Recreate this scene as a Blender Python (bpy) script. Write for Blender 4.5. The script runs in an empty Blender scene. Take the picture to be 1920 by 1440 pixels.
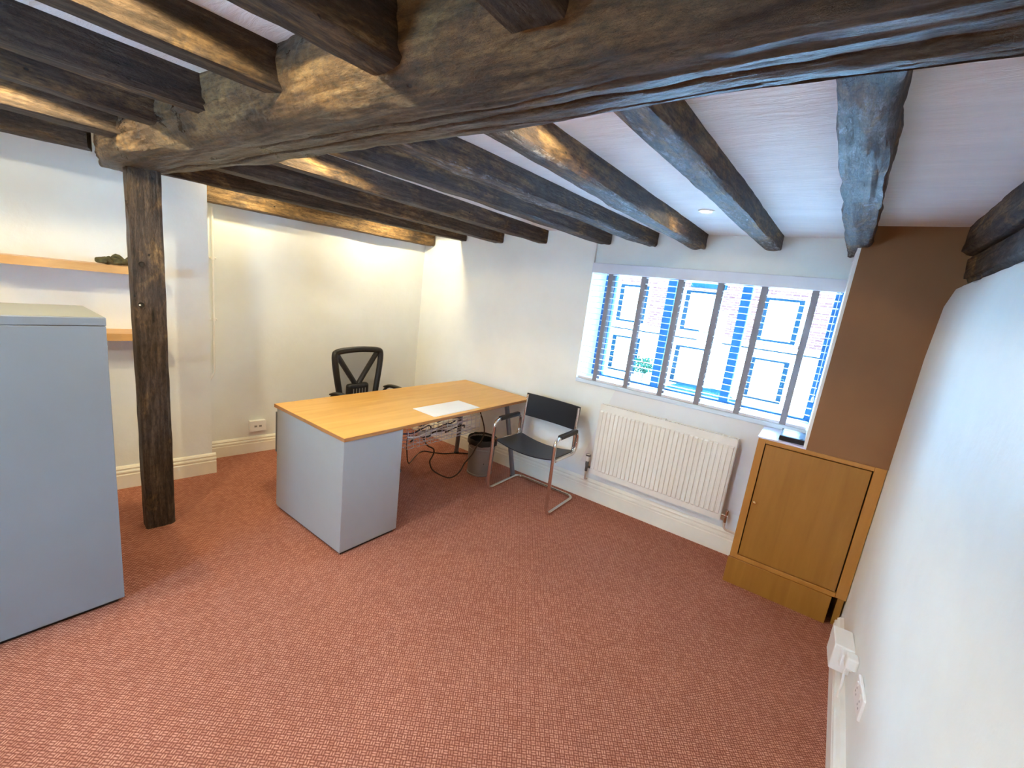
import bpy, bmesh, math, random
from mathutils import Vector, Matrix, noise

random.seed(7)
S = bpy.context.scene
COL = S.collection
PI = math.pi
V = Vector

# ------------------------------------------------------------------ camera, sky, exposure
F_PX, YAW, PITCH, ROLL = 812.36, .5984, -.2045, .1239
CAM = V((3.5248, -3.2621, 1.613))
d = V((-math.sin(YAW) * math.cos(PITCH), math.cos(YAW) * math.cos(PITCH), math.sin(PITCH)))
r = d.cross(V((0, 0, 1))).normalized()
u = r.cross(d)
c_, s_ = math.cos(ROLL), math.sin(ROLL)
r, u = c_ * r + s_ * u, -s_ * r + c_ * u
cd = bpy.data.cameras.new('camera')
cam = bpy.data.objects.new('camera', cd)
COL.objects.link(cam)
cd.sensor_width = 36
cd.lens = F_PX / 1920 * 36
cd.clip_start = .02
cam.matrix_world = Matrix(((r.x, u.x, -d.x, CAM.x), (r.y, u.y, -d.y, CAM.y), (r.z, u.z, -d.z, CAM.z), (0, 0, 0, 1)))
S.camera = cam

W = bpy.data.worlds.new('overcast_sky')
S.world = W
W.use_nodes = True
bg = W.node_tree.nodes['Background']
bg.inputs[0].default_value = (.37, .65, 1.0, 1)
bg.inputs[1].default_value = 108.0

S.view_settings.view_transform = 'Standard'
S.view_settings.look = 'None'
S.view_settings.exposure = 0.0
S.view_settings.gamma = 1.0
S.view_settings.use_curve_mapping = False
try:
    S.cycles.max_bounces = 12
    S.cycles.diffuse_bounces = 7
    S.cycles.transparent_max_bounces = 24
    S.cycles.sample_clamp_indirect = 0
except Exception:
    pass

LAMP_COLOR = (1.0, .85, .52)
LAMP_W = 26.0

# ------------------------------------------------------------------ materials
MATS = {}

def nmat(name):
    m = bpy.data.materials.new(name)
    m.use_nodes = True
    nt = m.node_tree
    b = nt.nodes['Principled BSDF']
    MATS[name] = m
    return m, nt, b

def N(nt, t, **k):
    n = nt.nodes.new(t)
    for a, v in k.items():
        setattr(n, a, v)
    return n

def ramp(nt, stops, interp='LINEAR'):
    n = nt.nodes.new('ShaderNodeValToRGB')
    e = n.color_ramp.elements
    n.color_ramp.interpolation = interp
    while len(e) < len(stops):
        e.new(.5)
    for i, (p, c) in enumerate(stops):
        e[i].position = p
        e[i].color = (*c, 1) if len(c) == 3 else c
    return n

def coords(nt, scale=(1, 1, 1), rot=(0, 0, 0)):
    tc = N(nt, 'ShaderNodeTexCoord')
    mp = N(nt, 'ShaderNodeMapping')
    mp.inputs['Scale'].default_value = scale
    mp.inputs['Rotation'].default_value = rot
    nt.links.new(tc.outputs['Object'], mp.inputs['Vector'])
    return mp.outputs[0]

def noise_n(nt, vec, scale, detail=4, rough=.55, dist=0):
    n = N(nt, 'ShaderNodeTexNoise')
    n.inputs['Scale'].default_value = scale
    n.inputs['Detail'].default_value = detail
    n.inputs['Roughness'].default_value = rough
    n.inputs['Distortion'].default_value = dist
    nt.links.new(vec, n.inputs['Vector'])
    return n

def bump(nt, b, h, strength, dist=.01, prev=None):
    n = N(nt, 'ShaderNodeBump')
    n.inputs['Strength'].default_value = strength
    n.inputs['Distance'].default_value = dist
    nt.links.new(h, n.inputs['Height'])
    if prev:
        nt.links.new(prev, n.inputs['Normal'])
    nt.links.new(n.outputs[0], b.inputs['Normal'])
    return n.outputs[0]

def mixc(nt, fac, a, b):
    n = N(nt, 'ShaderNodeMix', data_type='RGBA')
    nt.links.new(fac, n.inputs['Factor'])
    for sock, v in ((n.inputs[6], a), (n.inputs[7], b)):
        if isinstance(v, tuple):
            sock.default_value = (*v, 1)
        else:
            nt.links.new(v, sock)
    return n.outputs[2]

def math_n(nt, op, a, b=None):
    n = N(nt, 'ShaderNodeMath', operation=op)
    for i, v in enumerate((a, b)):
        if v is None:
            continue
        if isinstance(v, (int, float)):
            n.inputs[i].default_value = v
        else:
            nt.links.new(v, n.inputs[i])
    return n.outputs[0]

def plain(name, col, rough=.5, metal=0, var=.06, vscale=6, bmp=0, bscale=60, spec=.5):
    m, nt, b = nmat(name)
    vec = coords(nt)
    n = noise_n(nt, vec, vscale, 3)
    lo = tuple(max(0, x * (1 - var)) for x in col)
    hi = tuple(min(1, x * (1 + var)) for x in col)
    rp = ramp(nt, [(.3, lo), (.7, hi)])
    nt.links.new(n.outputs[0], rp.inputs[0])
    nt.links.new(rp.outputs[0], b.inputs['Base Color'])
    b.inputs['Roughness'].default_value = rough
    b.inputs['Metallic'].default_value = metal
    b.inputs['Specular IOR Level'].default_value = spec
    if bmp:
        n2 = noise_n(nt, vec, bscale, 4)
        bump(nt, b, n2.outputs[0], bmp, .004)
    return m

def wall_paint(name, col, scuff=.5):
    m, nt, b = nmat(name)
    vec = coords(nt)
    n = noise_n(nt, vec, 1.6, 5, .6)
    lo = tuple(x * .93 for x in col)
    rp = ramp(nt, [(.35, lo), (.62, col)])
    nt.links.new(n.outputs[0], rp.inputs[0])
    # scuff marks with their own shape
    sv = coords(nt, (2.2, 2.2, 9))
    n2 = noise_n(nt, sv, 2.3, 6, .7)
    rp2 = ramp(nt, [(.68, (0, 0, 0)), (.78, (scuff, scuff, scuff))])
    nt.links.new(n2.outputs[0], rp2.inputs[0])
    c = mixc(nt, rp2.outputs[0], rp.outputs[0], tuple(x * .78 for x in col))
    nt.links.new(c, b.inputs['Base Color'])
    b.inputs['Roughness'].default_value = .62
    n3 = noise_n(nt, vec, 9, 5, .6)
    bump(nt, b, n3.outputs[0], .25, .01)
    return m

wall_paint('wall_paint', (.84, .86, .815), .35)
wall_paint('infill_paint', (.80, .79, .78), .15)
plain('gloss_white', (.84, .82, .76), .35, var=.04)
plain('skirting_paint', (.86, .81, .68), .35, var=.06, vscale=4)
plain('white_plastic', (.86, .85, .82), .35, var=.02)
plain('reveal_paint', (.78, .82, .86), .5, var=.04)

def plaster():
    m, nt, b = nmat('ceiling_plaster')
    vec = coords(nt, (1.2, 4.5, 1))
    n = noise_n(nt, vec, 2.0, 6, .62, .6)
    rp = ramp(nt, [(.3, (.80, .79, .78)), (.7, (.90, .89, .87))])
    nt.links.new(n.outputs[0], rp.inputs[0])
    nt.links.new(rp.outputs[0], b.inputs['Base Color'])
    b.inputs['Roughness'].default_value = .7
    v2 = coords(nt, (3, 16, 1))
    n2 = noise_n(nt, v2, 2.2, 6, .6, 1.0)
    bump(nt, b, n2.outputs[0], .35, .02)
plaster()

def carpet():
    m, nt, b = nmat('carpet_weave')
    vec = coords(nt, (1 / .0175, 1 / .0175, 1), (0, 0, -YAW))
    # slight waviness of the rows
    wn = noise_n(nt, coords(nt), 7, 3)
    add = N(nt, 'ShaderNodeVectorMath', operation='MULTIPLY_ADD')
    nt.links.new(wn.outputs['Color'], add.inputs[0])
    add.inputs[1].default_value = (.35, .35, 0)
    nt.links.new(vec, add.inputs[2])
    sep = N(nt, 'ShaderNodeSeparateXYZ')
    nt.links.new(add.outputs[0], sep.inputs[0])
    U, Vv = sep.outputs[0], sep.outputs[1]
    fu, fv = math_n(nt, 'FRACT', U), math_n(nt, 'FRACT', Vv)
    su, sv = math_n(nt, 'FLOOR', U), math_n(nt, 'FLOOR', Vv)
    par = math_n(nt, 'FRACT', math_n(nt, 'MULTIPLY', math_n(nt, 'ADD', su, sv), .5))
    par = math_n(nt, 'GREATER_THAN', par, .25)
    def strand(a):
        return math_n(nt, 'ABSOLUTE', math_n(nt, 'SINE', math_n(nt, 'MULTIPLY', a, 2 * PI)))
    def edge(a):
        return math_n(nt, 'POWER', math_n(nt, 'SINE', math_n(nt, 'MULTIPLY', a, PI)), .45)
    hu = math_n(nt, 'MULTIPLY', strand(fv), edge(fu))
    hv = math_n(nt, 'MULTIPLY', strand(fu), edge(fv))
    mx = N(nt, 'ShaderNodeMix', data_type='FLOAT')
    nt.links.new(par, mx.inputs[0]); nt.links.new(hu, mx.inputs[2]); nt.links.new(hv, mx.inputs[3])
    h = mx.outputs[0]
    fz = noise_n(nt, coords(nt), 260, 4, .7)
    cellv = N(nt, 'ShaderNodeCombineXYZ'); nt.links.new(su, cellv.inputs[0]); nt.links.new(sv, cellv.inputs[1])
    wnz = N(nt, 'ShaderNodeTexWhiteNoise', noise_dimensions='2D'); nt.links.new(cellv.outputs[0], wnz.inputs['Vector'])
    h = math_n(nt, 'MULTIPLY', h, math_n(nt, 'ADD', math_n(nt, 'MULTIPLY', wnz.outputs['Value'], .35), .62))
    h2 = math_n(nt, 'ADD', math_n(nt, 'MULTIPLY', h, .85), math_n(nt, 'MULTIPLY', fz.outputs[0], .42))
    rp = ramp(nt, [(.12, (.115, .031, .017)), (.5, (.395, .140, .088)), (.95, (.68, .32, .215))])
    nt.links.new(h2, rp.inputs[0])
    wear = noise_n(nt, coords(nt), 1.3, 5, .6)
    rw = ramp(nt, [(.3, (.86, .86, .86)), (.7, (1.0, 1.0, 1.0))])
    nt.links.new(wear.outputs[0], rw.inputs[0])
    mul = N(nt, 'ShaderNodeMix', data_type='RGBA', blend_type='MULTIPLY')
    mul.inputs[0].default_value = 1
    nt.links.new(rp.outputs[0], mul.inputs[6]); nt.links.new(rw.outputs[0], mul.inputs[7])
    nt.links.new(mul.outputs[2], b.inputs['Base Color'])
    b.inputs['Roughness'].default_value = .95
    b.inputs['Specular IOR Level'].default_value = .1
    bump(nt, b, h2, .6, .004)
carpet()

def old_wood(name, flecks=0.0, tan=.5, rough=.42, beam=False):
    """dark hewn oak; grain runs along local X"""
    m, nt, b = nmat(name)
    oi = N(nt, 'ShaderNodeObjectInfo')
    tc = N(nt, 'ShaderNodeTexCoord')
    off = N(nt, 'ShaderNodeVectorMath', operation='ADD')
    sc = N(nt, 'ShaderNodeMath', operation='MULTIPLY')
    nt.links.new(oi.outputs['Random'], sc.inputs[0]); sc.inputs[1].default_value = 37
    nt.links.new(tc.outputs['Object'], off.inputs[0]); nt.links.new(sc.outputs[0], off.inputs[1])
    def mp(scale):
        q = N(nt, 'ShaderNodeMapping'); q.inputs['Scale'].default_value = scale
        nt.links.new(off.outputs[0], q.inputs['Vector']); return q.outputs[0]
    grain = noise_n(nt, mp((2.2, 26, 26)), 2.0, 7, .65, .4)
    patch = noise_n(nt, mp((2.0, 4, 4)), 1.6, 6, .68, .6)
    base = ramp(nt, [(.30, (.018, .012, .008)), (.5, (.082, .051, .031)), (.72, (.20, .132, .082))])
    nt.links.new(grain.outputs[0], base.inputs[0])
    tanr = ramp(nt, [(.30, (.085, .048, .019)), (.48, (.30, .172, .068)), (.72, (.56, .36, .15))])
    nt.links.new(grain.outputs[0], tanr.inputs[0])
    pr = ramp(nt, [(.60 - .25 * tan, (0, 0, 0)), (.74 - .2 * tan, (1, 1, 1))])
    nt.links.new(patch.outputs[0], pr.inputs[0])
    mask = pr.outputs[0]
    if beam:       # worm eaten tan on the near face, dark underneath and at the right end
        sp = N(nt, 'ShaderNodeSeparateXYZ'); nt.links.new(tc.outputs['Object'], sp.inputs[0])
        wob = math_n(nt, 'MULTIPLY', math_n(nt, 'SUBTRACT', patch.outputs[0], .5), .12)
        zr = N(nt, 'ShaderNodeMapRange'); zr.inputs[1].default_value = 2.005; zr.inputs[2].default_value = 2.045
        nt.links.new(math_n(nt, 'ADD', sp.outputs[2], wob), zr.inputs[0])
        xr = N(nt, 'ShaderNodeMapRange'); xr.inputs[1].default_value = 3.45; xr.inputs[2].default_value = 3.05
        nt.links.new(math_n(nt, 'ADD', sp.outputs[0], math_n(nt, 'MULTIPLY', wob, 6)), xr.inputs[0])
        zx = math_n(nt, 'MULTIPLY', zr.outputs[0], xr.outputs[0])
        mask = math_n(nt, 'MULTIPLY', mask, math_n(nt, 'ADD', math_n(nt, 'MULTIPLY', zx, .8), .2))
    c = mixc(nt, mask, base.outputs[0], tanr.outputs[0])
    # worm holes and knots
    vo = N(nt, 'ShaderNodeTexVoronoi'); vo.inputs['Scale'].default_value = 16
    nt.links.new(mp((.7, 1, 1)), vo.inputs['Vector'])
    hr = ramp(nt, [(.055, (1, 1, 1)), (.10, (0, 0, 0))])
    nt.links.new(vo.outputs['Distance'], hr.inputs[0])
    hm = noise_n(nt, mp((1, 1, 1)), 5, 2)
    hg = math_n(nt, 'MULTIPLY', hr.outputs[0], math_n(nt, 'GREATER_THAN', hm.outputs[0], .55))
    c = mixc(nt, hg, c, (.008, .005, .004))
    if flecks:  # pale flecks: paint residue plus window sheen put into the underside colour
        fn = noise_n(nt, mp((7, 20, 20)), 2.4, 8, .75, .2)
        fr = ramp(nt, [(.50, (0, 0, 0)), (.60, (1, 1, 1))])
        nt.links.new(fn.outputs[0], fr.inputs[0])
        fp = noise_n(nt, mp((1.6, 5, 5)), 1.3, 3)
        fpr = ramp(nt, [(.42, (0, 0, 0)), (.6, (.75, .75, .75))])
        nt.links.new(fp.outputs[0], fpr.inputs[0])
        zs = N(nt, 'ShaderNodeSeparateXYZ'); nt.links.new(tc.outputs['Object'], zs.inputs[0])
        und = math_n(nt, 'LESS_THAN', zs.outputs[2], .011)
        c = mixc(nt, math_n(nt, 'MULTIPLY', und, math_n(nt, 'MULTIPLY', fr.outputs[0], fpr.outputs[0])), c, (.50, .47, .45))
    fcol = noise_n(nt, mp((16, 44, 44)), 2.0, 6, .72, .3)
    fcr = ramp(nt, [(.34, (.42, .42, .42)), (.52, (1, 1, 1)), (.72, (1.35, 1.35, 1.35))])
    nt.links.new(fcol.outputs[0], fcr.inputs[0])
    fm = N(nt, 'ShaderNodeMix', data_type='RGBA', blend_type='MULTIPLY'); fm.inputs[0].default_value = 1
    nt.links.new(c, fm.inputs[6]); nt.links.new(fcr.outputs[0], fm.inputs[7])
    c = fm.outputs[2]
    nt.links.new(c, b.inputs['Base Color'])
    rr = ramp(nt, [(.3, (rough - .12,) * 3), (.75, (rough + .25,) * 3)])
    nt.links.new(patch.outputs[0], rr.inputs[0])
    nt.links.new(rr.outputs[0], b.inputs['Roughness'])
    b.inputs['Specular IOR Level'].default_value = .62 if beam else .45
    crack = noise_n(nt, mp((1.3, 42, 42)), 1.7, 8, .7, .3)
    p = bump(nt, b, crack.outputs[0], .9, .03)
    lump = noise_n(nt, mp((9, 14, 14)), 2.2, 7, .7, .5)
    p = bump(nt, b, lump.outputs[0], .8 + .2 * min(1, flecks), .022, p)
    fine = noise_n(nt, mp((22, 60, 60)), 2.0, 6, .7, .3)
    p = bump(nt, b, fine.outputs[0], .8, .010, p)
    inv = math_n(nt, 'SUBTRACT', 1, hg)
    bump(nt, b, inv, .5, .01, p)
    return m
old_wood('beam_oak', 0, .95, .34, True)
old_wood('plate_oak', 0, .9, .5)
old_wood('joist_oak', 0, .30, .52)
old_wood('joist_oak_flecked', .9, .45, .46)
old_wood('post_oak', 0, .12, .5)

def veneer(name, lo, mid, hi, axis_scale, rough=.35):
    m, nt, b = nmat(name)
    g = noise_n(nt, coords(nt, axis_scale), 2.0, 6, .6, .8)
    rp = ramp(nt, [(.3, lo), (.5, mid), (.7, hi)])
    nt.links.new(g.outputs[0], rp.inputs[0])
    nt.links.new(rp.outputs[0], b.inputs['Base Color'])
    b.inputs['Roughness'].default_value = rough
    bump(nt, b, g.outputs[0], .04, .002)
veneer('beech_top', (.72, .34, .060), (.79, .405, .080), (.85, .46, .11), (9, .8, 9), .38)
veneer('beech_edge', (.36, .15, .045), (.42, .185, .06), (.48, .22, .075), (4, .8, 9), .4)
veneer('shelf_veneer', (.56, .29, .10), (.64, .35, .13), (.70, .40, .16), (6, .8, 9), .4)
veneer('cupboard_oak', (.31, .125, .014), (.345, .145, .018), (.38, .165, .024), (9, 9, .8), .4)
veneer('cupboard_frame_oak', (.40, .165, .026), (.45, .19, .032), (.49, .215, .042), (5, 5, 1.2), .38)
plain('brown_panel_paint', (.250, .105, .030), .6, var=.07, vscale=3)
plain('grey_steel', (.235, .255, .275), .42, var=.03, vscale=3)
plain('grey_steel_top', (.23, .24, .22), .4, var=.03)
plain('pedestal_grey', (.355, .355, .34), .45, var=.02)
plain('plinth_black', (.012, .012, .014), .5)
plain('leg_grey', (.20, .21, .23), .4, metal=.6)
plain('chair_black', (.014, .014, .016), .45)
plain('leather_black', (.012, .013, .016), .38, bmp=.15, bscale=160)
plain('bin_liner', (.006, .006, .007), .4, bmp=.4, bscale=30)
plain('bin_grey', (.30, .28, .27), .38, metal=.45, var=.05)
plain('chrome', (.72, .70, .68), .14, metal=1, var=.02)
plain('wire_metal', (.62, .64, .72), .3, metal=.8)
plain('cable_brown', (.035, .016, .010), .5)
plain('cable_black', (.012, .012, .014), .5)
plain('cable_blue', (.03, .06, .14), .5)
plain('brass', (.80, .62, .34), .25, metal=1)
plain('radiator_white', (.84, .80, .71), .35, var=.03)
plain('copper_painted', (.62, .50, .38), .4)
plain('valve_dark', (.09, .08, .07), .4)
plain('blind_white', (.72, .74, .80), .45, var=.03)
plain('slat_white', (.74, .77, .80), .4, var=.02)
plain('tape_grey', (.27, .26, .28), .8)
plain('frame_shade_blue', (.035, .12, .26), .6, var=.08, spec=.1)  # blue shade on the backlit frame, put into its base colour
plain('sill_pale', (.66, .76, .84), .4)
plain('box_black', (.010, .010, .016), .22)
plain('olive_cloth', (.085, .075, .030), .9, var=.4, vscale=60)
plain('cupboard_top_sheen', (.66, .60, .70), .3, var=.03)  # lilac cast of the window's reflection put into the top's colour
plain('dark_void', (.02, .014, .010), .9)
plain('lamp_ring', (.80, .80, .80), .3)
plain('socket_grey', (.30, .29, .28), .5)
plain('asphalt', (.36, .36, .37), .9, var=.2, vscale=20)
plain('pavement', (.66, .66, .66), .9, var=.1, vscale=12)
plain('render_white', (.80, .81, .81), .8, var=.03)
plain('stone_band', (.50, .53, .55), .7, var=.06)
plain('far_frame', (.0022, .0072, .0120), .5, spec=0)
plain('pane_sky_white', (.55, .57, .58), .25, var=.02)  # far panes: bright sky reflection painted as a white base colour
plain('car_paint', (.002, .010, .022), .25, var=.03, spec=0)
plain('car_glass', (.02, .045, .05), .08, spec=0)
plain('tyre', (.02, .02, .02), .8)
plain('leaf_green', (.006, .022, .013), .6, var=.35, vscale=25, spec=0)
plain('roof_slate', (.20, .21, .24), .7, var=.15, vscale=15)

def brick():
    m, nt, b = nmat('brick_red')
    tc = N(nt, 'ShaderNodeTexCoord')
    sp = N(nt, 'ShaderNodeSeparateXYZ'); nt.links.new(tc.outputs['Object'], sp.inputs[0])
    cb = N(nt, 'ShaderNodeCombineXYZ')
    nt.links.new(sp.outputs[0], cb.inputs[0]); nt.links.new(sp.outputs[2], cb.inputs[1])
    t = N(nt, 'ShaderNodeTexBrick')
    t.inputs['Color1'].default_value = (.030, .0125, .012, 1)
    t.inputs['Color2'].default_value = (.042, .020, .017, 1)
    t.inputs['Mortar'].default_value = (.09, .065, .055, 1)
    t.inputs['Scale'].default_value = 1
    t.inputs['Brick Width'].default_value = .225
    t.inputs['Row Height'].default_value = .085
    t.inputs['Mortar Size'].default_value = .012
    nt.links.new(cb.outputs[0], t.inputs['Vector'])
    nt.links.new(t.outputs['Color'], b.inputs['Base Color'])
    b.inputs['Roughness'].default_value = .85
    b.inputs['Specular IOR Level'].default_value = 0
    bump(nt, b, t.outputs['Fac'], -.4, .01)
brick()

def glass():
    m, nt, b = nmat('window_glass')
    nt.nodes.remove(b)
    out = nt.nodes['Material Output']
    tr = N(nt, 'ShaderNodeBsdfTransparent'); tr.inputs[0].default_value = (.95, .98, .98, 1)
    gl = N(nt, 'ShaderNodeBsdfGlossy'); gl.inputs['Roughness'].default_value = .02
    vn = noise_n(nt, coords(nt), 3, 2)
    fr = N(nt, 'ShaderNodeFresnel'); fr.inputs['IOR'].default_value = 1.45
    bp = N(nt, 'ShaderNodeBump'); bp.inputs['Strength'].default_value = .02
    nt.links.new(vn.outputs[0], bp.inputs['Height']); nt.links.new(bp.outputs[0], gl.inputs['Normal'])
    mx = N(nt, 'ShaderNodeMixShader')
    nt.links.new(fr.outputs[0], mx.inputs[0]); nt.links.new(tr.outputs[0], mx.inputs[1]); nt.links.new(gl.outputs[0], mx.inputs[2])
    nt.links.new(mx.outputs[0], out.inputs[0])
glass()

def mesh_fabric():
    m, nt, b = nmat('mesh_fabric')
    out = nt.nodes['Material Output']
    b.inputs['Base Color'].default_value = (.03, .03, .03, 1)
    tr = N(nt, 'ShaderNodeBsdfTransparent')
    ck = N(nt, 'ShaderNodeTexChecker'); ck.inputs['Scale'].default_value = 900
    nt.links.new(coords(nt), ck.inputs['Vector'])
    mr = math_n(nt, 'ADD', math_n(nt, 'MULTIPLY', ck.outputs['Fac'], .1), .52)
    mx = N(nt, 'ShaderNodeMixShader')
    nt.links.new(mr, mx.inputs[0]); nt.links.new(tr.outputs[0], mx.inputs[1]); nt.links.new(b.outputs[0], mx.inputs[2])
    nt.links.new(mx.outputs[0], out.inputs[0])
mesh_fabric()

def emit(name, col, st):
    m, nt, b = nmat(name)
    b.inputs['Base Color'].default_value = (.9, .9, .9, 1)
    b.inputs['Emission Color'].default_value = (*col, 1)
    b.inputs['Emission Strength'].default_value = st
emit('lamp_glow', (1, .93, .8), 25)

# ------------------------------------------------------------------ geometry helpers
class MB:
    def __init__(s): s.v = []; s.f = []; s.sm = []
    def add(s, vs, fs, smooth=False):
        k = len(s.v)
        s.v += [tuple(x) for x in vs]
        s.f += [tuple(i + k for i in f) for f in fs]
        s.sm += [smooth] * len(fs)
        return s
    def box(s, x0, x1, y0, y1, z0, z1):
        vs = [(x, y, z) for z in (z0, z1) for y in (y0, y1) for x in (x0, x1)]
        return s.add(vs, [(0, 2, 3, 1), (4, 5, 7, 6), (0, 1, 5, 4), (2, 6, 7, 3), (0, 4, 6, 2), (1, 3, 7, 5)])
    def bbox(s, x0, x1, y0, y1, z0, z1, b=.004, seg=2):
        """bevelled box"""
        bm = bmesh.new()
        bmesh.ops.create_cube(bm, size=1)
        for v in bm.verts:
            v.co = V(((x0 + x1) / 2 + v.co.x * (x1 - x0), (y0 + y1) / 2 + v.co.y * (y1 - y0), (z0 + z1) / 2 + v.co.z * (z1 - z0)))
        bmesh.ops.bevel(bm, geom=list(bm.edges), offset=b, segments=seg, profile=.5, affect='EDGES')
        bm.verts.index_update()
        s.add([v.co.copy() for v in bm.verts], [[v.index for v in f.verts] for f in bm.faces])
        bm.free(); return s
    def prism(s, poly, z0, z1, smooth=False):
        """poly in XY extruded in z"""
        n = len(poly)
        vs = [(x, y, z0) for x, y in poly] + [(x, y, z1) for x, y in poly]
        fs = [tuple(range(n))[::-1], tuple(range(n, 2 * n))]
        s.add(vs, fs)
        k = len(s.v) - 2 * n
        s.f += [(k + i, k + (i + 1) % n, k + n + (i + 1) % n, k + n + i) for i in range(n)]
        s.sm += [smooth] * n
        return s
    def extr(s, prof, a, b, up=V((0, 0, 1)), side=None, caps=True, smooth=False):
        """sweep profile [(p,q)] (p along side, q along up) from point a to b"""
        a, b = V(a), V(b)
        t = (b - a).normalized()
        sd = V(side) if side else t.cross(up).normalized()
        n = len(prof)
        vs = [a + sd * p + up * q for p, q in prof] + [b + sd * p + up * q for p, q in prof]
        fs = [(i, (i + 1) % n, n + (i + 1) % n, n + i) for i in range(n)]
        s.add(vs, fs, smooth)
        if caps:
            s.add(vs, [tuple(range(n))[::-1], tuple(range(n, 2 * n))])
        return s
    def tube(s, pts, rad, seg=10, closed=False, caps=True, flat=1.0):
        pts = [V(p) for p in pts]
        n = len(pts)
        rads = rad if isinstance(rad, (list, tuple)) else [rad] * n
        T = []
        for i in range(n):
            a = pts[i - 1] if (i > 0 or closed) else pts[0]
            b = pts[(i + 1) % n] if (i < n - 1 or closed) else pts[-1]
            t = b - a
            T.append(t.normalized() if t.length > 1e-9 else V((0, 0, 1)))
        ref = V((0, 0, 1)) if abs(T[0].z) < .9 else V((1, 0, 0))
        nrm = (ref - T[0] * ref.dot(T[0])).normalized()
        rings = []
        for i in range(n):
            nrm = (nrm - T[i] * nrm.dot(T[i]))
            nrm = nrm.normalized() if nrm.length > 1e-6 else T[i].orthogonal().normalized()
            bn = T[i].cross(nrm)
            rings.append([pts[i] + (nrm * math.cos(2 * PI * k / seg) * flat + bn * math.sin(2 * PI * k / seg)) * rads[i] for k in range(seg)])
        vs = [v for rg in rings for v in rg]
        fs = []
        for i in range(n if closed else n - 1):
            j = (i + 1) % n
            for k in range(seg):
                q = (k + 1) % seg
                fs.append((i * seg + k, i * seg + q, j * seg + q, j * seg + k))
        s.add(vs, fs, True)
        if caps and not closed:
            s.add(rings[0], [tuple(range(seg))[::-1]])
            s.add(rings[-1], [tuple(range(seg))])
        return s
    def lathe(s, prof, c=(0, 0, 0), seg=24, smooth=True, axis='z'):
        vs = []
        for (rr, z) in prof:
            for k in range(seg):
                a = 2 * PI * k / seg
                p = (rr * math.cos(a), rr * math.sin(a), z)
                if axis == 'x': p = (p[2], p[0], p[1])
                if axis == 'y': p = (p[0], p[2], p[1])
                vs.append((c[0] + p[0], c[1] + p[1], c[2] + p[2]))
        fs = []
        for i in range(len(prof) - 1):
            for k in range(seg):
                q = (k + 1) % seg
                fs.append((i * seg + k, i * seg + q, (i + 1) * seg + q, (i + 1) * seg + k))
        return s.add(vs, fs, smooth)
    def build(s, name, mat, parent=None):
        me = bpy.data.meshes.new(name)
        me.from_pydata(s.v, [], s.f)
        me.polygons.foreach_set('use_smooth', s.sm)
        me.materials.append(MATS[mat])
        bm = bmesh.new(); bm.from_mesh(me)
        bmesh.ops.recalc_face_normals(bm, faces=bm.faces)
        for e in bm.edges:
            if len(e.link_faces) == 2 and e.calc_face_angle(0) > .65: e.smooth = False
        bm.to_mesh(me); bm.free()
        me.update()
        return link(name, me, parent)

def link(name, me, parent=None):
    o = bpy.data.objects.new(name, me)
    COL.objects.link(o)
    if parent:
        o.parent = parent
    return o

def tag(o, label, cat, group=None):
    o['label'] = label; o['category'] = cat
    if group: o['group'] = group
    return o

def thing(name, label, cat, loc=(0, 0, 0), rz=0, group=None):
    o = bpy.data.objects.new(name, None)
    COL.objects.link(o)
    o.empty_display_size = .05
    o.location = loc; o.rotation_euler = (0, 0, rz)
    return tag(o, label, cat, group)

def struct(o, label=None):
    o['kind'] = 'structure'
    if label: o['label'] = label
    return o

def sm(pts, n=6, closed=False):
    """Catmull-Rom smoothing"""
    P = [V(p) for p in pts]; out = []
    m = len(P)
    rng = range(m) if closed else range(m - 1)
    for i in rng:
        p0 = P[i - 1] if (i > 0 or closed) else P[0]
        p1 = P[i]; p2 = P[(i + 1) % m]
        p3 = P[(i + 2) % m] if (i < m - 2 or closed) else P[-1]
        for k in range(n):
            t = k / n
            out.append(.5 * ((2 * p1) + (p2 - p0) * t + (2 * p0 - 5 * p1 + 4 * p2 - p3) * t * t + (3 * p1 - p0 - 3 * p2 + p3) * t ** 3))
    if not closed: out.append(P[-1])
    return out

def rounded(pts, rad, n=5):
    """polyline with rounded corners"""
    P = [V(p) for p in pts]; out = [P[0]]
    for i in range(1, len(P) - 1):
        a = (P[i - 1] - P[i]); b = (P[i + 1] - P[i])
        rr = min(rad, a.length * .48, b.length * .48)
        s0 = P[i] + a.normalized() * rr; s1 = P[i] + b.normalized() * rr
        for k in range(n + 1):
            t = k / n
            out.append((1 - t) ** 2 * s0 + 2 * t * (1 - t) * P[i] + t * t * s1)
    out.append(P[-1])
    return out

CEIL = 2.165
# slanted far wall frame: t along the wall, n into the room
FT = V((.159, .987, 0)).normalized()
FN = V((.987, -.159, 0)).normalized()
def FW(t, n, z): return FT * t + FN * n + V((0, 0, z))

# ------------------------------------------------------------------ room shell
YB = -4.9
mb = MB(); mb.box(-1.35, 4.4, YB - .1, .3, -.12, 0)
fl = struct(mb.build('floor', 'carpet_weave'), 'red brown basket weave carpet')
mb = MB(); mb.box(-1.35, 4.4, YB - .1, .3, CEIL, CEIL + .12)
struct(mb.build('ceiling', 'ceiling_plaster'), 'rough white plaster ceiling between the joists')

WX0, WX1, WZ0, WZ1 = 1.94, 3.60, .985, 1.93
mb = MB()
mb.box(-.5, WX0, 0, .40, 0, CEIL)
mb.box(WX0, WX1, .0, .40, 0, WZ0)
mb.box(WX1, 4.4, 0, .40, 0, CEIL)
mb.box(WX0, WX1, .022, .40, WZ1 - .01, CEIL)
struct(mb.build('wall_window', 'wall_paint'), 'white wall with the wide window')
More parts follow.
